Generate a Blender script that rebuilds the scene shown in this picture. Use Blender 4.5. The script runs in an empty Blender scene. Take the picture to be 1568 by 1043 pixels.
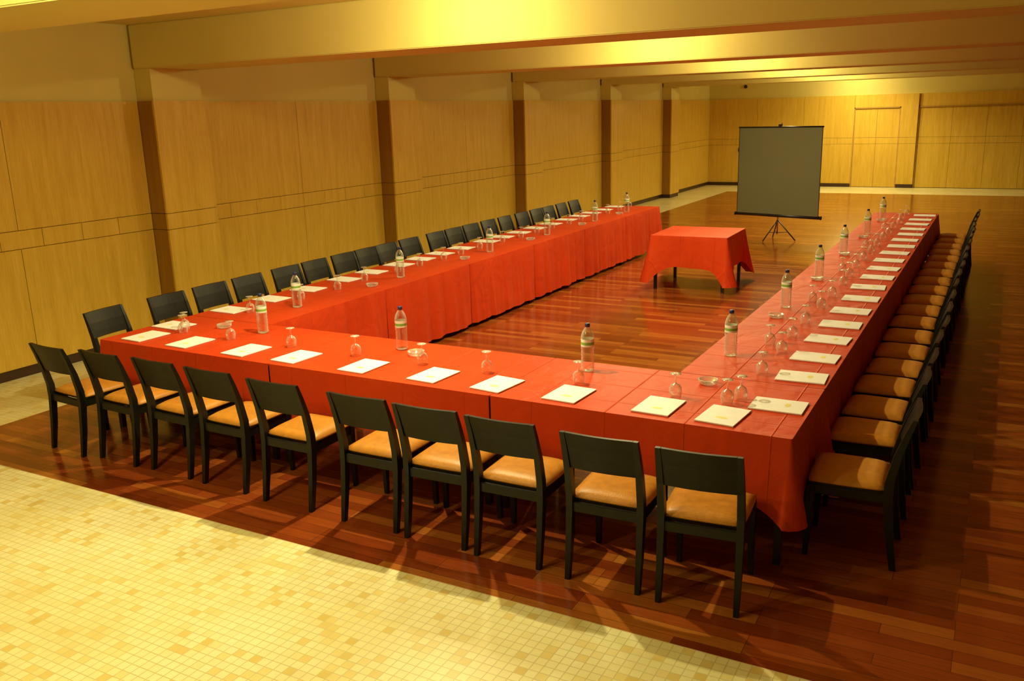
import bpy, bmesh, math, random
from mathutils import Vector, Matrix
random.seed(7)
S = bpy.context.scene
C = S.collection
try:
    S.view_settings.view_transform = 'Standard'
    S.view_settings.look = 'None'
except Exception:
    pass

# ------------------------------------------------------------ materials
def mat(name):
    m = bpy.data.materials.new(name); m.use_nodes = True
    nt = m.node_tree
    for n in list(nt.nodes): nt.nodes.remove(n)
    out = nt.nodes.new('ShaderNodeOutputMaterial')
    b = nt.nodes.new('ShaderNodeBsdfPrincipled')
    nt.links.new(b.outputs[0], out.inputs[0])
    return m, nt, b, out
def N(nt, t, **kw):
    n = nt.nodes.new(t)
    for k, v in kw.items():
        if k in n.inputs: n.inputs[k].default_value = v
        else: setattr(n, k, v)
    return n
def coords(nt, scale=(1,1,1), rot=(0,0,0)):
    g = nt.nodes.new('ShaderNodeNewGeometry')
    mp = nt.nodes.new('ShaderNodeMapping')
    mp.inputs['Scale'].default_value = scale
    mp.inputs['Rotation'].default_value = rot
    nt.links.new(g.outputs['Position'], mp.inputs['Vector'])
    return mp
def ramp(nt, fac, stops):
    r = nt.nodes.new('ShaderNodeValToRGB')
    e = r.color_ramp.elements
    e[0].position = stops[0][0]; e[0].color = (*stops[0][1], 1)
    e[1].position = stops[-1][0]; e[1].color = (*stops[-1][1], 1)
    for p, c in stops[1:-1]:
        x = e.new(p); x.color = (*c, 1)
    nt.links.new(fac, r.inputs[0]); return r
def mixc(nt, a, b, fac, mode='MIX'):
    m = nt.nodes.new('ShaderNodeMix'); m.data_type = 'RGBA'; m.blend_type = mode
    for sock, v in ((m.inputs[0], fac), (m.inputs[6], a), (m.inputs[7], b)):
        if hasattr(v, 'is_output'): nt.links.new(v, sock)
        else: sock.default_value = v if isinstance(v, float) else (*v, 1)
    return m.outputs[2]
def bump(nt, b, h, strength=.2, dist=.01):
    bp = nt.nodes.new('ShaderNodeBump'); bp.inputs['Strength'].default_value = strength
    bp.inputs['Distance'].default_value = dist
    nt.links.new(h, bp.inputs['Height']); nt.links.new(bp.outputs[0], b.inputs['Normal'])

def simple(name, col, rough=.5, metal=0, noise=.12, nscale=8, bmp=0.0, bscale=200, spec=.5):
    m, nt, b, o = mat(name)
    mp = coords(nt)
    n = N(nt, 'ShaderNodeTexNoise', Scale=float(nscale)); nt.links.new(mp.outputs[0], n.inputs['Vector'])
    r = ramp(nt, n.outputs['Fac'], [(.3, tuple(c*(1-noise) for c in col)), (.7, tuple(min(1, c*(1+noise)) for c in col))])
    nt.links.new(r.outputs[0], b.inputs['Base Color'])
    b.inputs['Roughness'].default_value = rough; b.inputs['Metallic'].default_value = metal
    b.inputs['Specular IOR Level'].default_value = spec
    if bmp:
        n2 = N(nt, 'ShaderNodeTexNoise', Scale=float(bscale)); nt.links.new(mp.outputs[0], n2.inputs['Vector'])
        bump(nt, b, n2.outputs['Fac'], bmp, .004)
    return m

def wood_wall(name='maple_panel', k=(1,1,1)):
    m, nt, b, o = mat(name)
    mp = coords(nt, (9, 9, .7))
    n = N(nt, 'ShaderNodeTexNoise', Scale=1.6, Detail=4.0, Roughness=.55, Distortion=.5); nt.links.new(mp.outputs[0], n.inputs['Vector'])
    mp2 = coords(nt, (60, 60, 2.5))
    n2 = N(nt, 'ShaderNodeTexNoise', Scale=2.0, Detail=3.0); nt.links.new(mp2.outputs[0], n2.inputs['Vector'])
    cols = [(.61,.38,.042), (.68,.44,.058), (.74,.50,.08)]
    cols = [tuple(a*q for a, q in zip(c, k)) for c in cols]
    r = ramp(nt, n.outputs['Fac'], [(.25, cols[0]), (.5, cols[1]), (.75, cols[2])])
    r2 = ramp(nt, n2.outputs['Fac'], [(.35, (.84,.80,.72)), (.6, (1,1,1))])
    c = mixc(nt, r.outputs[0], r2.outputs[0], .6, 'MULTIPLY')
    nt.links.new(c, b.inputs['Base Color']); b.inputs['Roughness'].default_value = .42
    b.inputs['Specular IOR Level'].default_value = .22
    return m
def floor_wood():
    m, nt, b, o = mat('jatoba_floor')
    mp = coords(nt)
    br = N(nt, 'ShaderNodeTexBrick', Scale=1.0)
    br.offset = .37; br.offset_frequency = 3; br.squash = 1
    br.inputs['Brick Width'].default_value = .85; br.inputs['Row Height'].default_value = .09
    br.inputs['Mortar Size'].default_value = .0012; br.inputs['Mortar Smooth'].default_value = .1
    br.inputs['Color1'].default_value = (0,0,0,1); br.inputs['Color2'].default_value = (1,1,1,1); br.inputs['Mortar'].default_value = (.4,.4,.4,1)
    nt.links.new(mp.outputs[0], br.inputs['Vector'])
    r = ramp(nt, br.outputs['Color'], [(0, (.20,.036,.007)), (.45, (.27,.056,.010)), (.75, (.33,.080,.013)), (1, (.43,.15,.024))])
    mp2 = coords(nt, (3, 45, 1))
    n = N(nt, 'ShaderNodeTexNoise', Scale=1.5, Detail=5.0); nt.links.new(mp2.outputs[0], n.inputs['Vector'])
    r2 = ramp(nt, n.outputs['Fac'], [(.3, (.72,.68,.65)), (.65, (1,1,1))])
    c = mixc(nt, r.outputs[0], r2.outputs[0], .8, 'MULTIPLY')
    c2 = mixc(nt, c, (.06,.015,.005), br.outputs['Fac'])
    nt.links.new(c2, b.inputs['Base Color'])
    b.inputs['Roughness'].default_value = .15
    b.inputs['Specular IOR Level'].default_value = .65
    n3 = N(nt, 'ShaderNodeTexNoise', Scale=3.0); nt.links.new(mp.outputs[0], n3.inputs['Vector'])
    bump(nt, b, n3.outputs['Fac'], .04, .02)
    return m
def floor_tile():
    m, nt, b, o = mat('mosaic_tile')
    mp = coords(nt)
    br = N(nt, 'ShaderNodeTexBrick', Scale=1.0)
    br.offset = 0.0; br.squash = 1
    br.inputs['Brick Width'].default_value = .052; br.inputs['Row Height'].default_value = .052
    br.inputs['Mortar Size'].default_value = .0025; br.inputs['Mortar Smooth'].default_value = .2
    br.inputs['Color1'].default_value = (0,0,0,1); br.inputs['Color2'].default_value = (1,1,1,1); br.inputs['Mortar'].default_value = (.5,.5,.5,1)
    nt.links.new(mp.outputs[0], br.inputs['Vector'])
    r = ramp(nt, br.outputs['Color'], [(0, (.84,.82,.50)), (.76, (.82,.78,.44)), (.92, (.78,.68,.29)), (1, (.70,.56,.18))])
    n = N(nt, 'ShaderNodeTexNoise', Scale=1.4, Detail=4.0); nt.links.new(mp.outputs[0], n.inputs['Vector'])
    r2 = ramp(nt, n.outputs['Fac'], [(.38, (.88,.84,.66)), (.6, (1,1,1))])
    c = mixc(nt, r.outputs[0], r2.outputs[0], .8, 'MULTIPLY')
    c2 = mixc(nt, c, (.60,.52,.24), br.outputs['Fac'])
    nt.links.new(c2, b.inputs['Base Color'])
    b.inputs['Roughness'].default_value = .28
    iv = N(nt, 'ShaderNodeMath', operation='SUBTRACT'); iv.inputs[0].default_value = 1
    nt.links.new(br.outputs['Fac'], iv.inputs[1])
    bump(nt, b, iv.outputs[0], .3, .003)
    return m
def cloth_mat():
    m, nt, b, o = mat('red_tablecloth')
    mp = coords(nt)
    n = N(nt, 'ShaderNodeTexNoise', Scale=1.3, Detail=2.0); nt.links.new(mp.outputs[0], n.inputs['Vector'])
    r = ramp(nt, n.outputs['Fac'], [(.3, (.53,.044,.010)), (.7, (.61,.056,.012))])
    nt.links.new(r.outputs[0], b.inputs['Base Color'])
    b.inputs['Roughness'].default_value = .5
    b.inputs['Specular IOR Level'].default_value = .25
    b.inputs['Specular Tint'].default_value = (1,.5,.15,1)
    br = N(nt, 'ShaderNodeTexBrick', Scale=1.0); br.offset = 0.0
    br.inputs['Brick Width'].default_value = .47; br.inputs['Row Height'].default_value = .31
    br.inputs['Mortar Size'].default_value = .007; br.inputs['Mortar Smooth'].default_value = 1.0
    nt.links.new(mp.outputs[0], br.inputs['Vector'])
    n2 = N(nt, 'ShaderNodeTexNoise', Scale=4.0, Detail=4.0, Distortion=.8); nt.links.new(mp.outputs[0], n2.inputs['Vector'])
    ad = N(nt, 'ShaderNodeMath', operation='MULTIPLY_ADD'); ad.inputs[1].default_value = .22
    nt.links.new(br.outputs['Fac'], ad.inputs[0]); nt.links.new(n2.outputs['Fac'], ad.inputs[2])
    bump(nt, b, ad.outputs[0], .7, .022)
    return m
def thin_glass(name, tint, gl=.25, df=.35):
    m, nt, b, o = mat(name); nt.nodes.remove(b)
    t = N(nt, 'ShaderNodeBsdfTransparent'); t.inputs[0].default_value = (*tint, 1)
    g = N(nt, 'ShaderNodeBsdfGlossy'); g.inputs['Roughness'].default_value = .1; g.inputs[0].default_value = (1,1,1,1)
    d = N(nt, 'ShaderNodeBsdfDiffuse'); d.inputs[0].default_value = (.85,.9,.85,1)
    lw = N(nt, 'ShaderNodeLayerWeight'); lw.inputs['Blend'].default_value = gl
    m1 = N(nt, 'ShaderNodeMixShader'); m1.inputs[0].default_value = df
    nt.links.new(g.outputs[0], m1.inputs[1]); nt.links.new(d.outputs[0], m1.inputs[2])
    mx = N(nt, 'ShaderNodeMixShader')
    nt.links.new(lw.outputs['Facing'], mx.inputs[0]); nt.links.new(t.outputs[0], mx.inputs[1]); nt.links.new(m1.outputs[0], mx.inputs[2])
    nt.links.new(mx.outputs[0], o.inputs[0]); return m
def emis(name, col, s):
    m, nt, b, o = mat(name)
    b.inputs['Base Color'].default_value = (.9,.9,.8,1)
    b.inputs['Emission Color'].default_value = (*col, 1); b.inputs['Emission Strength'].default_value = s
    return m

M_WALL = wood_wall(); M_WALLD = wood_wall('maple_panel_dark', (.50,.40,.34)); M_FW = floor_wood(); M_TILE = floor_tile(); M_CLOTH = cloth_mat()  # M_WALLD: the maple panel in a darker tone, for pilaster side faces
M_PAINT = simple('cream_paint', (.68,.57,.17), .75, noise=.04, nscale=1)
M_GAP = simple('panel_gap_dark', (.10,.045,.012), .8)
M_BASE = simple('dark_skirting', (.045,.018,.008), .4)
M_FRAME = simple('wenge_frame', (.0065,.0065,.004), .4, noise=.3, nscale=20, spec=.32)
M_SEAT = simple('tan_vinyl', (.56,.24,.030), .42, noise=.1, nscale=25, bmp=.25, bscale=160, spec=.35)
M_UNDER = simple('table_board', (.2,.1,.04), .6)
M_PAPER = simple('paper_white', (.92,.94,.97), .6, noise=.015)
M_LOGO = simple('logo_yellow', (.90,.84,.30), .6)
M_CAP = simple('cap_blue', (.01,.03,.16), .4)
M_LABEL = simple('label_white', (.8,.85,.8), .5)
M_LABELG = simple('label_green', (.20,.50,.06), .5)
M_GLASS = thin_glass('clear_glass', (.96,.97,.94), .6, .38)
M_PET = thin_glass('pet_plastic', (.90,.94,.88), .48, .5)
M_SCR = simple('screen_fabric', (.15,.155,.09), .6, noise=.02, nscale=1, spec=.2)
M_BLACK = simple('black_metal', (.012,.012,.012), .35)
M_METAL = simple('steel', (.5,.5,.45), .3, metal=1)
M_LAMP = emis('lamp_glow', (1,.84,.45), 12)

# ------------------------------------------------------------ mesh helpers
def new_obj(name, bm, mats, smooth=False, parent=None):
    me = bpy.data.meshes.new(name); bmesh.ops.recalc_face_normals(bm, faces=bm.faces)
    bm.to_mesh(me); bm.free()
    for m in mats: me.materials.append(m)
    if smooth:
        for p in me.polygons: p.use_smooth = True
    o = bpy.data.objects.new(name, me); C.objects.link(o)
    if parent: o.parent = parent
    return o
def empty(name, loc=(0,0,0), rz=0):
    e = bpy.data.objects.new(name, None); e.location = loc; e.rotation_euler = (0,0,rz); e.empty_display_size = .2
    C.objects.link(e); return e
def inst(name, me, loc, rz=0):
    o = bpy.data.objects.new(name, me); o.location = loc; o.rotation_euler = (0,0,rz); C.objects.link(o); return o
def box(bm, x0,x1,y0,y1,z0,z1, mi=0, bev=0):
    t = bmesh.new()
    bmesh.ops.create_cube(t, size=1)
    for v in t.verts:
        v.co = Vector(((x0+x1)/2+v.co.x*(x1-x0), (y0+y1)/2+v.co.y*(y1-y0), (z0+z1)/2+v.co.z*(z1-z0)))
    if bev: bmesh.ops.bevel(t, geom=t.edges[:], offset=bev, segments=2, affect='EDGES')
    merge(bm, t, mi)
def merge(bm, t, mi, smooth=False):
    mp = {}
    for v in t.verts: mp[v] = bm.verts.new(v.co)
    for f in t.faces:
        nf = bm.faces.new([mp[v] for v in f.verts]); nf.material_index = mi; nf.smooth = smooth or f.smooth
    t.free()
def sweep(bm, rings, mi=0, cap=True):
    prev = None
    for c, hx, hy in rings:
        c = Vector(c)
        r = [bm.verts.new(c+Vector((sx*hx, sy*hy, 0))) for sx, sy in ((-1,-1),(1,-1),(1,1),(-1,1))]
        if prev:
            for i in range(4):
                f = bm.faces.new([prev[i], prev[(i+1)%4], r[(i+1)%4], r[i]]); f.material_index = mi
        elif cap:
            f = bm.faces.new(r); f.material_index = mi
        prev = r
    if cap:
        f = bm.faces.new(prev); f.material_index = mi
def tube(bm, p0, p1, r0, r1=None, mi=0, seg=12):
    r1 = r0 if r1 is None else r1
    p0 = Vector(p0); p1 = Vector(p1); d = (p1-p0).normalized()
    a = d.orthogonal().normalized(); b2 = d.cross(a)
    A = [bm.verts.new(p0+(a*math.cos(t)+b2*math.sin(t))*r0) for t in [i*2*math.pi/seg for i in range(seg)]]
    B = [bm.verts.new(p1+(a*math.cos(t)+b2*math.sin(t))*r1) for t in [i*2*math.pi/seg for i in range(seg)]]
    for i in range(seg):
        f = bm.faces.new([A[i], A[(i+1)%seg], B[(i+1)%seg], B[i]]); f.material_index = mi; f.smooth = True
    for q in (A, B):
        f = bm.faces.new(q); f.material_index = mi
def lathe(bm, prof, seg=24, c=(0,0)):
    prev = None; pm = 0
    for r, z, mi in prof:
        if r < 1e-5: ring = [bm.verts.new((c[0], c[1], z))]
        else: ring = [bm.verts.new((c[0]+r*math.cos(i*2*math.pi/seg), c[1]+r*math.sin(i*2*math.pi/seg), z)) for i in range(seg)]
        if prev:
            for i in range(seg):
                a = prev[i % len(prev)]; b = prev[(i+1) % len(prev)]; d = ring[i % len(ring)]; e = ring[(i+1) % len(ring)]
                vs = []
                for v in (a, b, e, d):
                    if v not in vs: vs.append(v)
                if len(vs) >= 3:
                    f = bm.faces.new(vs); f.material_index = pm; f.smooth = True
        prev = ring; pm = mi

# ------------------------------------------------------------ room
XL, XR, YF, YB, ZC = -8.40, 6.0, -4.0, 28.5, 3.45
PT, J1, J0 = 2.66, 1.44, 1.26
WX0, WY0, WY1 = -7.19, 3.54, 26.4
bm = bmesh.new()
box(bm, XL-.3, XR+.3, YF-.3, YB+.3, -.2, -.012, 0)
box(bm, XL-.3, XR+.3, YF-.3, WY0, -.012, 0, 0)
box(bm, XL-.3, WX0, WY0, WY1, -.012, 0, 0)
box(bm, XL-.3, XR+.3, WY1, YB+.3, -.012, 0, 0)
box(bm, WX0, XR+.3, WY0, WY1, -.012, 0, 1)
new_obj('floor', bm, [M_TILE, M_FW])

bm = bmesh.new(); box(bm, XL-.3, XR+.3, YF-.3, YB+.3, ZC, ZC+.2, 0)
beams = [-1.75, 2.90] + [6.85+4.3*i for i in range(5)]
new_obj('ceiling', bm, [M_PAINT])
for y in beams:
    bm = bmesh.new(); box(bm, XL, XR, y, y+.74, 3.0, ZC, 0, .008)
    new_obj('ceiling_beam', bm, [M_PAINT])

def panels(bm, axis, base, out, a0, a1, joints, bandstep=.44, z0=.1, z1=PT, d=.03, mi=0):
    g = .003
    def put(u0,u1,w0,w1):
        lo, hi = sorted((base, base+out*d))
        if axis == 'x': box(bm, lo, hi, u0+g, u1-g, w0+g, w1-g, mi)
        else: box(bm, u0+g, u1-g, lo, hi, w0+g, w1-g, mi)
    e = [a0]+list(joints)+[a1]
    for i in range(len(e)-1):
        if z0 < J0: put(e[i], e[i+1], z0, J0)
        put(e[i], e[i+1], max(z0, J1), z1)
    if z0 < J0:
        n = max(1, round((a1-a0)/bandstep))
        off = (a1-a0)/n
        for i in range(n): put(a0+i*off, a0+(i+1)*off, J0, J1)

bm = bmesh.new()
box(bm, XL-.3, XL-.035, YF-.3, YB+.3, 0, ZC, 1)
box(bm, XL-.035, XL-.031, YF, YB, 0, PT-.01, 2)
pil = [-1.75, 2.55] + [6.85+4.3*i for i in range(5)]
PD, PW = .25, .74
prev = YF
for p in pil+[YB]:
    if p > prev:
        mid = (prev+p)/2 + (.2 if prev < 5 else 0)
        panels(bm, 'x', XL-.03, 1, prev, p, [mid])
    prev = p+PW
new_obj('wall_left', bm, [M_WALL, M_PAINT, M_GAP])
for p in pil:
    bm = bmesh.new()
    box(bm, XL-.03, XL+PD-.03, p+.03, p+PW-.03, 0, 3.0, 1)
    box(bm, XL+PD-.03, XL+PD-.026, p+.02, p+PW-.02, 0, PT-.01, 2)
    box(bm, XL, XL+PD-.03, p+.026, p+.03, 0, PT-.01, 2)
    panels(bm, 'x', XL+PD-.026, 1, p, p+PW, [], .74, d=.026)
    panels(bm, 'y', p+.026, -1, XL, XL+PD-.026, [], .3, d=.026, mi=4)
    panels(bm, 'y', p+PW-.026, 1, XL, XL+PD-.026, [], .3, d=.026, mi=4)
    box(bm, XL, XL+PD-.02, p+.01, p+PW-.01, 0, .1, 3)
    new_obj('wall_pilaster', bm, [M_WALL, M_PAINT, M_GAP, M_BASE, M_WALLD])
bm = bmesh.new(); box(bm, XL-.031, XL-.01, YF, YB, 0, .1, 0); new_obj('baseboard_left', bm, [M_BASE])

bm = bmesh.new()
box(bm, XL-.3, XR+.3, YB+.035, YB+.3, 0, ZC, 1)
box(bm, XL, XR, YB+.031, YB+.035, 0, PT-.01, 2)
D1, D2 = (-4.06, -2.79), (-2.33, 1.2)
DZ = 2.30
panels(bm, 'y', YB+.03, -1, XL, D1[0], [-6.9, -5.5])
panels(bm, 'y', YB+.03, -1, D2[1], XR, [3.5])
panels(bm, 'y', YB+.03, -1, D1[1], D2[0], [], d=.10)
for a, b_ in (D1, D2):
    panels(bm, 'y', YB+.03, -1, a, b_, [], z0=DZ)
new_obj('wall_back', bm, [M_WALL, M_PAINT, M_GAP])
bm = bmesh.new()
for a, b_ in ((XL, D1[0]), (D2[1], XR)): box(bm, a, b_, YB-.015, YB+.03, 0, .1)
box(bm, D1[1], D2[0], YB-.085, YB+.03, 0, .1)
new_obj('baseboard_back', bm, [M_BASE])
M_DT = simple('door_trim', (.42,.24,.04), .5)
for i, (a, b_) in enumerate((D1, D2)):
    bm = bmesh.new()
    n = 2 if i == 0 else 4
    w = (b_-a)/n
    for k in range(n):
        for w0, w1 in ((.01, J0), (J0, J1), (J1, DZ-.03)):
            box(bm, a+k*w+.003, a+(k+1)*w-.003, YB+.012, YB+.028, w0+.003, w1-.003, 0)
    for x in (a, b_-.03): box(bm, x, x+.03, YB-.03, YB+.03, 0, DZ, 1)
    box(bm, a, b_, YB-.03, YB+.03, DZ-.03, DZ, 1)
    new_obj('door_%d' % (i+1), bm, [M_WALL, M_DT, M_METAL])
bm = bmesh.new(); box(bm, XR, XR+.3, YF-.3, YB+.3, 0, ZC, 1)
panels(bm, 'x', XR, -1, YF, YB, [YF+2.15*i for i in range(1, 15)])
new_obj('wall_right', bm, [M_WALL, M_PAINT])
bm = bmesh.new(); box(bm, XL-.3, XR+.3, YF-.3, YF, 0, ZC, 0); new_obj('wall_front', bm, [M_PAINT])

# ------------------------------------------------------------ lamps
def fixture(name, x, y, kind, energy):
    e = empty(name, (x, y, ZC))
    bm = bmesh.new(); lathe(bm, [(0,-.001,0),(.14,-.001,0),(.14,-.03,0),(.11,-.05,0),(0,-.05,0)], 32)
    new_obj('canopy', bm, [M_METAL], parent=e)
    bm = bmesh.new(); lathe(bm, [(0,-.051,0),(.09,-.055,0),(.10,-.075,0),(.07,-.10,0),(0,-.11,0)], 24)
    new_obj('globe', bm, [M_LAMP], True, e)
    ld = bpy.data.lights.new('bulb', kind); ld.energy = energy; ld.color = (1,.87,.44)
    ld.shadow_soft_size = .07 if kind == 'POINT' else .03
    if kind == 'SPOT': ld.spot_size = math.radians(165); ld.spot_blend = .9
    lo = bpy.data.objects.new('bulb', ld); lo.location = (0,0,-.19); lo.parent = e; C.objects.link(lo)
for y in (1.75, 5.9, 10.2, 14.5, 18.8, 23.1, 27.35):
    fixture('ceiling_lamp', -4.0, y, 'POINT', 85)
for y, p in ((.6, 215), (4.9, 400), (9.3, 290), (13.6, 275), (17.9, 275), (22.2, 290), (26.6, 310)):
    fixture('added_spot', -3.6, y, 'SPOT', p)  # extra spots added beside the lamp row to shorten the chair shadows

# ------------------------------------------------------------ tables
TOP = .75
def cloth_table(name, x0, x1, y0, y1, drops, seed, corner=.0, rz=0, flare=.10, waves=.022):
    rnd = random.Random(seed)
    cx, cy = (x0+x1)/2, (y0+y1)/2
    e = empty(name, (cx, cy, 0), rz)
    hx, hy = (x1-x0)/2-.0015, (y1-y0)/2-.0015
    pts = []
    cs = [(-hx,-hy),(hx,-hy),(hx,hy),(-hx,hy)]
    nr = [(0,-1),(1,0),(0,1),(-1,0)]
    for s in range(4):
        a = Vector(cs[s]); b = Vector(cs[(s+1)%4]); L = (b-a).length
        n = max(6, int(L/.02)); r = .012
        for i in range(n):
            t = i/n
            if i == 0:
                n0 = Vector(nr[(s-1)%4]); n1 = Vector(nr[s])
                for k in range(5):
                    u = k/4
                    nn = (n0*(1-u)+n1*u).normalized()
                    cc = a - (n0+n1)*r
                    pts.append((cc+nn*r, nn, s if u>=.5 else (s-1)%4, 0.0))
                continue
            p = a+(b-a)*t
            if (p-a).length < r*1.5 or (p-b).length < r*1.5: continue
            pts.append((p, Vector(nr[s]), s, min((p-a).length, (p-b).length)))
    n = len(pts)
    ph = [rnd.uniform(0, 6.28) for _ in range(6)]
    arc = [0]
    for i in range(1, n): arc.append(arc[-1]+(pts[i][0]-pts[i-1][0]).length)
    fold = [(rnd.uniform(0, arc[-1]), rnd.uniform(.02,.04), rnd.uniform(.4,1.0)*rnd.choice((-1,1,1))) for _ in range(22)]
    K = 12
    bm = bmesh.new()
    rings = []
    for k in range(K+1):
        f = k/K
        ring = []
        for i, (p, nn, s, dc) in enumerate(pts):
            dr = drops[s]
            ns = min(range(4), key=lambda q: (Vector(cs[q])-p).length)
            adj = (drops[ns], drops[(ns-1)%4])
            both = adj[0] > .05 and adj[1] > .05
            if dr <= .05: dr = .012
            cfac = math.exp(-(dc/.13)**1.3) if both else 0
            w = .35*math.sin(arc[i]*23+ph[0]+f*.6)+.25*math.sin(arc[i]*37+ph[1]-f)+.4*math.sin(arc[i]*8+ph[3])
            for c0, wd, am in fold: w += 1.1*am*math.exp(-((arc[i]-c0-.03*f)/wd)**2)
            edge = 1.0 if both else min(1, dc/.08)
            if drops[s] <= .05: off = 0
            else:
                off = (f**1.25)*dr*(.03+cfac*flare)+ waves*w*(f**.8)*edge*(1-.5*cfac) + .003+.008*f
                if f < .02: off = 0
                if not both and dc < .08: off *= dc/.08
                off = max(off, -.006)
            extra = corner*cfac
            z = TOP - (dr+extra)*f - (.006*math.sin(arc[i]*13+ph[4])*f if dr>.05 else 0)
            ring.append(bm.verts.new((p.x+nn.x*off, p.y+nn.y*off, max(z, .012))))
        rings.append(ring)
    bm.faces.new(rings[0])
    for k in range(K):
        for i in range(n):
            j = (i+1) % n
            fc = bm.faces.new([rings[k][i], rings[k][j], rings[k+1][j], rings[k+1][i]]); fc.smooth = k > 0
    new_obj('tablecloth', bm, [M_CLOTH], parent=e)
    bm = bmesh.new(); box(bm, -hx+.012, hx-.012, -hy+.012, hy-.012, .715, .742, 0, .003)
    box(bm, -hx+.08, hx-.08, -hy+.08, hy-.08, .66, .714, 0)
    new_obj('table_board', bm, [M_UNDER], parent=e)
    for i, (sx, sy) in enumerate(((-1,-1),(1,-1),(1,1),(-1,1))):
        bm = bmesh.new(); sweep(bm, [((sx*(hx-.06), sy*(hy-.06), 0), .019, .019), ((sx*(hx-.06), sy*(hy-.06), .714), .024, .024)])
        new_obj('leg_%d' % (i+1), bm, [M_BLACK], parent=e)
    return e
ex = [-6.26, -4.45, -2.64, -.83]
fd = .36
cloth_table('banquet_table', ex[0], ex[1], 4.45, 5.385, (fd, 0, .5, fd), 1, .06, waves=.014)
cloth_table('banquet_table', ex[1], ex[2], 4.45, 5.385, (fd, 0, .5, 0), 2, waves=.014)
cloth_table('banquet_table', ex[2], ex[3], 4.45, 5.385, (fd, fd, .5, 0), 3, .11, flare=.22, waves=.014)
n = 6; st = (15.1-5.39)/n
for i in range(n):
    y0, y1 = 5.39+i*st, 5.39+(i+1)*st
    bk = .6 if i == n-1 else 0
    cloth_table('banquet_table', -6.26, -5.31, y0, y1, (0, .70, bk, fd), 10+i)
    cloth_table('banquet_table', -1.74, -.83, y0, y1, (0, fd, bk, .70), 20+i, waves=.013)
cloth_table('side_table', -4.20, -3.14, 11.55, 12.6, (.42,.42,.42,.42), 40, .22, rz=math.radians(1.5), waves=.014, flare=.30)

# ------------------------------------------------------------ chair
def build_chair():
    bm = bmesh.new()
    for sx in (-1, 1):
        x = sx*.195
        sweep(bm, [((x, -.245, 0), .013, .016), ((x, -.215, .2), .016, .021), ((x, -.195, .40), .018, .024),
                   ((x, -.197, .50), .018, .023), ((x, -.225, .64), .017, .02), ((x, -.262, .76), .015, .016), ((x, -.295, .852), .013, .012)])
        sweep(bm, [((sx*.193, .205, 0), .013, .013), ((sx*.19, .2, .25), .017, .018), ((sx*.188, .195, .425), .02, .022)])
    segx = 8; rows = [(.635, -.224), (.69, -.240), (.76, -.262), (.852, -.295)]
    fr = []; bk = []
    for z, y in rows:
        fr.append([bm.verts.new((-.18+.36*i/segx, y+.010-.014*math.sin(math.pi*i/segx), z)) for i in range(segx+1)])
        bk.append([bm.verts.new((-.18+.36*i/segx, y-.010-.014*math.sin(math.pi*i/segx), z)) for i in range(segx+1)])
    for r in range(len(rows)-1):
        for i in range(segx):
            bm.faces.new([fr[r][i], fr[r][i+1], fr[r+1][i+1], fr[r+1][i]])
            bm.faces.new([bk[r][i], bk[r+1][i], bk[r+1][i+1], bk[r][i+1]])
        bm.faces.new([fr[r][0], fr[r+1][0], bk[r+1][0], bk[r][0]])
        bm.faces.new([fr[r][-1], bk[r][-1], bk[r+1][-1], fr[r+1][-1]])
    for i in range(segx):
        bm.faces.new([fr[0][i], bk[0][i], bk[0][i+1], fr[0][i+1]])
        bm.faces.new([fr[-1][i], fr[-1][i+1], bk[-1][i+1], bk[-1][i]])
    box(bm, -.18, .18, .18, .205, .375, .43, 0, .003)
    box(bm, -.18, .18, -.207, -.18, .375, .43, 0, .003)
    for sx in (-1, 1):
        box(bm, sx*.19-.012, sx*.19+.012, -.18, .19, .375, .43, 0, .003)
    box(bm, -.205, .205, -.18, .215, .43, .442, 0, .003)
    t = bmesh.new(); nx = 10; g = {}
    for i in range(nx+1):
        for j in range(nx+1):
            u = -1+2*i/nx; v = -1+2*j/nx
            h = .442+.012+.034*(1-u**6)*(1-v**6)**.8
            sx = 1-.04*(abs(v)**4); sy = 1-.04*(abs(u)**4)
            w = .208+.008*(v+1)/2
            g[i,j] = t.verts.new((u*w*sx, .015+v*.200*sy, h))
    for i in range(nx):
        for j in range(nx):
            f = t.faces.new([g[i,j], g[i+1,j], g[i+1,j+1], g[i,j+1]]); f.smooth = True
    per = [g[i,0] for i in range(nx)]+[g[nx,j] for j in range(nx)]+[g[i,nx] for i in range(nx,0,-1)]+[g[0,j] for j in range(nx,0,-1)]
    low = [t.verts.new((v.co.x*.985, (v.co.y-.015)*.985+.015, .443)) for v in per]
    for i in range(len(per)):
        j = (i+1) % len(per); t.faces.new([per[j], per[i], low[i], low[j]]).smooth = True
    t.faces.new(low)
    merge(bm, t, 1)
    o = new_obj('conference_chair', bm, [M_FRAME, M_SEAT])
    return o
ch = build_chair(); cme = ch.data; bpy.data.objects.remove(ch)
R = math.radians
fx = [-6.07,-5.54,-4.99,-4.45,-3.86,-3.2,-2.72,-2.23,-1.66,-1.165]
fy = [3.89,3.92,3.93,3.91,3.88,3.87,3.86,3.85,3.84,3.84]
fr_ = [-4,-2,-2,-1,0,1,2,1,2,5]
for x, y, r in zip(fx, fy, fr_):
    inst('conference_chair', cme, (x, y+.285, 0), R(r))
ly = [4.98,5.63,6.16,6.68,7.25,7.73,8.24,8.68,9.11,9.6,10.24,10.7,11.18,11.7,12.22,12.78,13.3,13.76,14.28,14.8]
for i, y in enumerate(ly):
    inst('conference_chair', cme, (-6.86+.295, y, 0), R(-90+(6 if i == 0 else random.uniform(-2,2))))
ry = [4.89,5.57,6.07,6.6,7.11,7.63,8.17,8.73,9.27,9.8,10.35,10.9,11.45,12.0,12.55,13.1,13.65,14.2,14.76]
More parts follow.
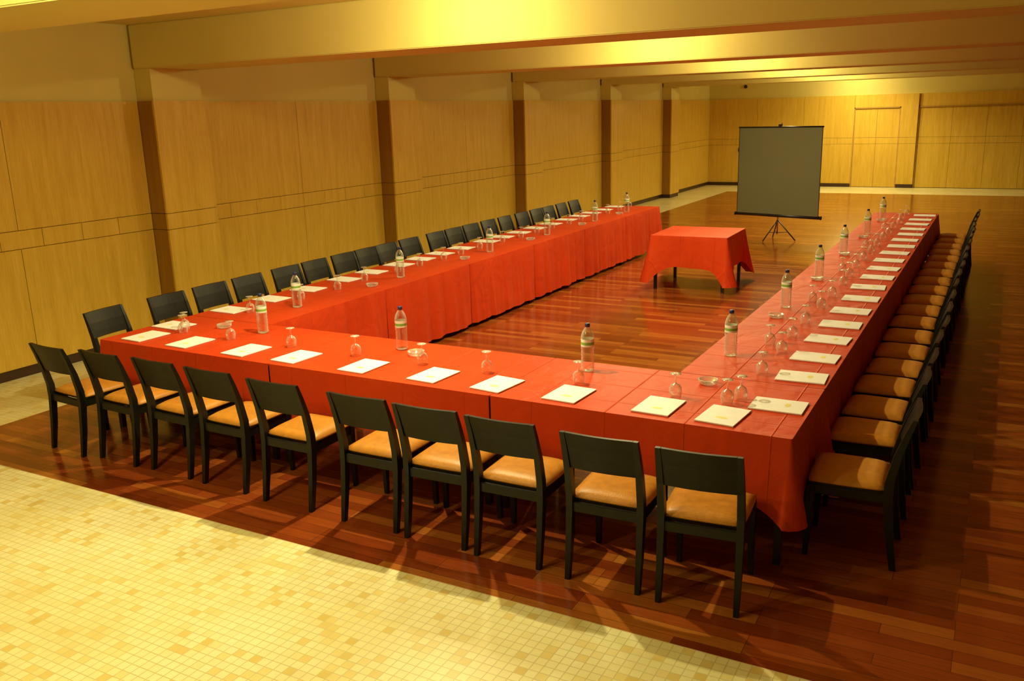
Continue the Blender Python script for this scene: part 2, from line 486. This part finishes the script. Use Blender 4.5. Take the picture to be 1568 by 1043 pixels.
for i, y in enumerate(ry):
    inst('conference_chair', cme, (-.575+random.uniform(-.01,.01), y, 0), R(90+random.uniform(-2,2)))

# ------------------------------------------------------------ table ware
def tmpl(fn, name, mats):
    bm = bmesh.new(); fn(bm); o = new_obj(name, bm, mats); me = o.data; bpy.data.objects.remove(o); return me
def f_bottle(bm):
    p = [(0,.004,0),(.034,0,0),(.043,.008,0)]
    z = .02
    for k in range(6):
        p += [(.0435, z, 0), (.040, z+.011, 0)]; z += .022
    p += [(.0435,z,0),(.0438,.172,1),(.0438,.184,2),(.0438,.202,1),(.0438,.222,0),(.043,.236,0),(.036,.262,0),(.022,.287,0),(.0145,.298,0),(.0145,.301,3),(.0165,.301,3),(.0165,.322,3),(.014,.325,3),(0,.325,3)]
    lathe(bm, p, 24)
bottle = tmpl(f_bottle, 'water_bottle', [M_PET, M_LABEL, M_LABELG, M_CAP])
def f_goblet(bm):   # placed upside-down on its rim
    lathe(bm, [(.031,.0005,0),(.0325,.003,0),(.035,.02,0),(.038,.04,0),(.036,.06,0),(.027,.077,0),(.010,.087,0),(.0048,.093,0),(.0042,.112,0),(.005,.132,0),(.013,.140,0),(.032,.145,0),(.032,.1475,0),(0,.149,0)], 24)
goblet = tmpl(f_goblet, 'goblet', [M_GLASS])
def f_ash(bm):
    lathe(bm, [(0,.001,0),(.05,.001,0),(.058,.012,0),(.062,.032,0),(.056,.033,0),(.05,.012,0),(0,.010,0)], 28)
ash = tmpl(f_ash, 'ashtray', [M_GLASS])
def f_pad(bm):
    box(bm, -.112, .112, -.15, .15, .001, .009, 0, .001)
    t = bmesh.new(); bmesh.ops.create_circle(t, cap_ends=True, radius=.024, segments=20, matrix=Matrix.Translation((.01,-.05,.0094)) @ Matrix.Diagonal((1.4,.7,1,1)))
    merge(bm, t, 1)
pad = tmpl(f_pad, 'notepad', [M_PAPER, M_LOGO])
rj = lambda a: random.uniform(-a, a)
TZ = TOP+.001
px = [-5.97,-5.46,-4.86,-4.37,-3.76,-3.19,-2.70,-2.2,-1.63,-1.25]
for x in px: inst('notepad', pad, (x, 4.66+rj(.01), TZ), R(-4+rj(3)))
for x in (-5.79,-5.24,-4.62,-4.00,-3.42,-2.90,-2.24,-1.60,-1.29): inst('goblet', goblet, (x, 4.885+rj(.012), TZ))
inst('goblet', goblet, (-5.86, 4.97, TZ)); inst('goblet', goblet, (-1.235, 4.98, TZ))
for x, y in ((-5.155,5.14),(-3.79,5.155),(-2.305,5.18)): inst('water_bottle', bottle, (x, y, TZ), rj(3))
for x, y in ((-5.6,5.15),(-3.6,5.06),(-1.5,5.21)): inst('ashtray', ash, (x, y, TZ))
for i, y in enumerate(ry):
    inst('notepad', pad, (-1.01+rj(.01), y+(.06 if i == 0 else 0), TZ), R(90+rj(4)))
    if i > 0: inst('goblet', goblet, (-1.26+rj(.018), y+rj(.05), TZ))
for y in (5.91,7.6,9.12,10.78,12.5,14.2):
    inst('water_bottle', bottle, (-1.545+rj(.02), y, TZ), rj(3))
for y in (7.18,8.95,10.6,12.1,13.9): inst('ashtray', ash, (-1.52, y, TZ))
for y in (6.3,7.9,9.5,11.2,13.0): inst('goblet', goblet, (-1.37, y, TZ))
for i, y in enumerate(ly):
    inst('notepad', pad, (-6.07+rj(.01), y+.05, TZ), R(-90+rj(4)))
    if i: inst('goblet', goblet, (-5.80+rj(.03), y+rj(.05)+.1, TZ))
for y in (6.02,7.63,9.5,11.13,12.8,14.15): inst('water_bottle', bottle, (-5.56+rj(.02), y, TZ), rj(3))
for y in (7.1,8.9,10.6,12.3,13.8): inst('ashtray', ash, (-5.55, y, TZ))

# ------------------------------------------------------------ projection screen
e = empty('projection_screen', (-3.62, 16.67, 0), R(-15))
bm = bmesh.new(); box(bm, -.80, .80, -.002, .002, .49, 2.04, 0); new_obj('screen_fabric', bm, [M_SCR], parent=e)
bm = bmesh.new()
for sx in (-1, 1): box(bm, sx*.805-.006, sx*.805+.006, -.003, .003, .49, 2.04)
new_obj('screen_border', bm, [M_BLACK], parent=e)
bm = bmesh.new(); tube(bm, (-.82,0,2.05), (.82,0,2.05), .014); box(bm, -.03,.03,-.012,.03,2.04,2.1,0,.004); new_obj('top_rail', bm, [M_BLACK], parent=e)
bm = bmesh.new(); tube(bm, (-.84,.02,.465), (.84,.02,.465), .030, seg=16)
for sx in (-1,1): tube(bm, (sx*.84,.02,.465), (sx*.855,.02,.465), .035, seg=16)
new_obj('screen_case', bm, [M_BLACK], parent=e)
bm = bmesh.new(); tube(bm, (0,.07,.12), (0,.07,2.12), .013); tube(bm, (0,.07,2.10), (0,0,2.08), .008); box(bm,-.03,.03,.02,.1,.43,.5,0,.004); new_obj('pole', bm, [M_METAL], parent=e)
for i, a in enumerate((-110, 10, 130)):
    d = Vector((math.cos(R(a)), math.sin(R(a)), 0))
    bm = bmesh.new()
    q = Vector((0,.07,0))+d*.34; tube(bm, Vector((0,.07,.38)), q+Vector((0,0,.012)), .011); tube(bm, (0,.07,.14), Vector((0,.07,.0))+d*.2+Vector((0,0,.165)), .006)
    new_obj('leg_%d' % (i+1), bm, [M_BLACK], parent=e)
bm = bmesh.new(); t0 = Vector((-7.3, YB+.034, 3.02)); tube(bm, t0, t0+Vector((0,-.05,0)), .055, .045, seg=20); new_obj('wall_speaker', bm, [M_BLACK])
bm = bmesh.new(); box(bm, -7.45,-7.33, YB-.02, YB, 1.05,1.17, 0, .005); new_obj('wall_switch', bm, [M_BLACK])

# ------------------------------------------------------------ world + camera
w = bpy.data.worlds.new('World'); S.world = w; w.use_nodes = True
w.node_tree.nodes['Background'].inputs[0].default_value = (.02,.015,.008,1)
cd = bpy.data.cameras.new('camera'); cam = bpy.data.objects.new('camera', cd); C.objects.link(cam)
cd.sensor_width = 36; cd.lens = 31.16; cd.clip_start = .05; cd.clip_end = 200
r = Vector((.8775,.4788,-.0273)).normalized(); bz = Vector((.4699,-.8471,.2482)).normalized()
u = bz.cross(r).normalized(); r = u.cross(bz).normalized()
Mx = Matrix(((r.x,u.x,bz.x,0),(r.y,u.y,bz.y,0),(r.z,u.z,bz.z,2.42),(0,0,0,1)))
cam.matrix_world = Mx
S.camera = cam
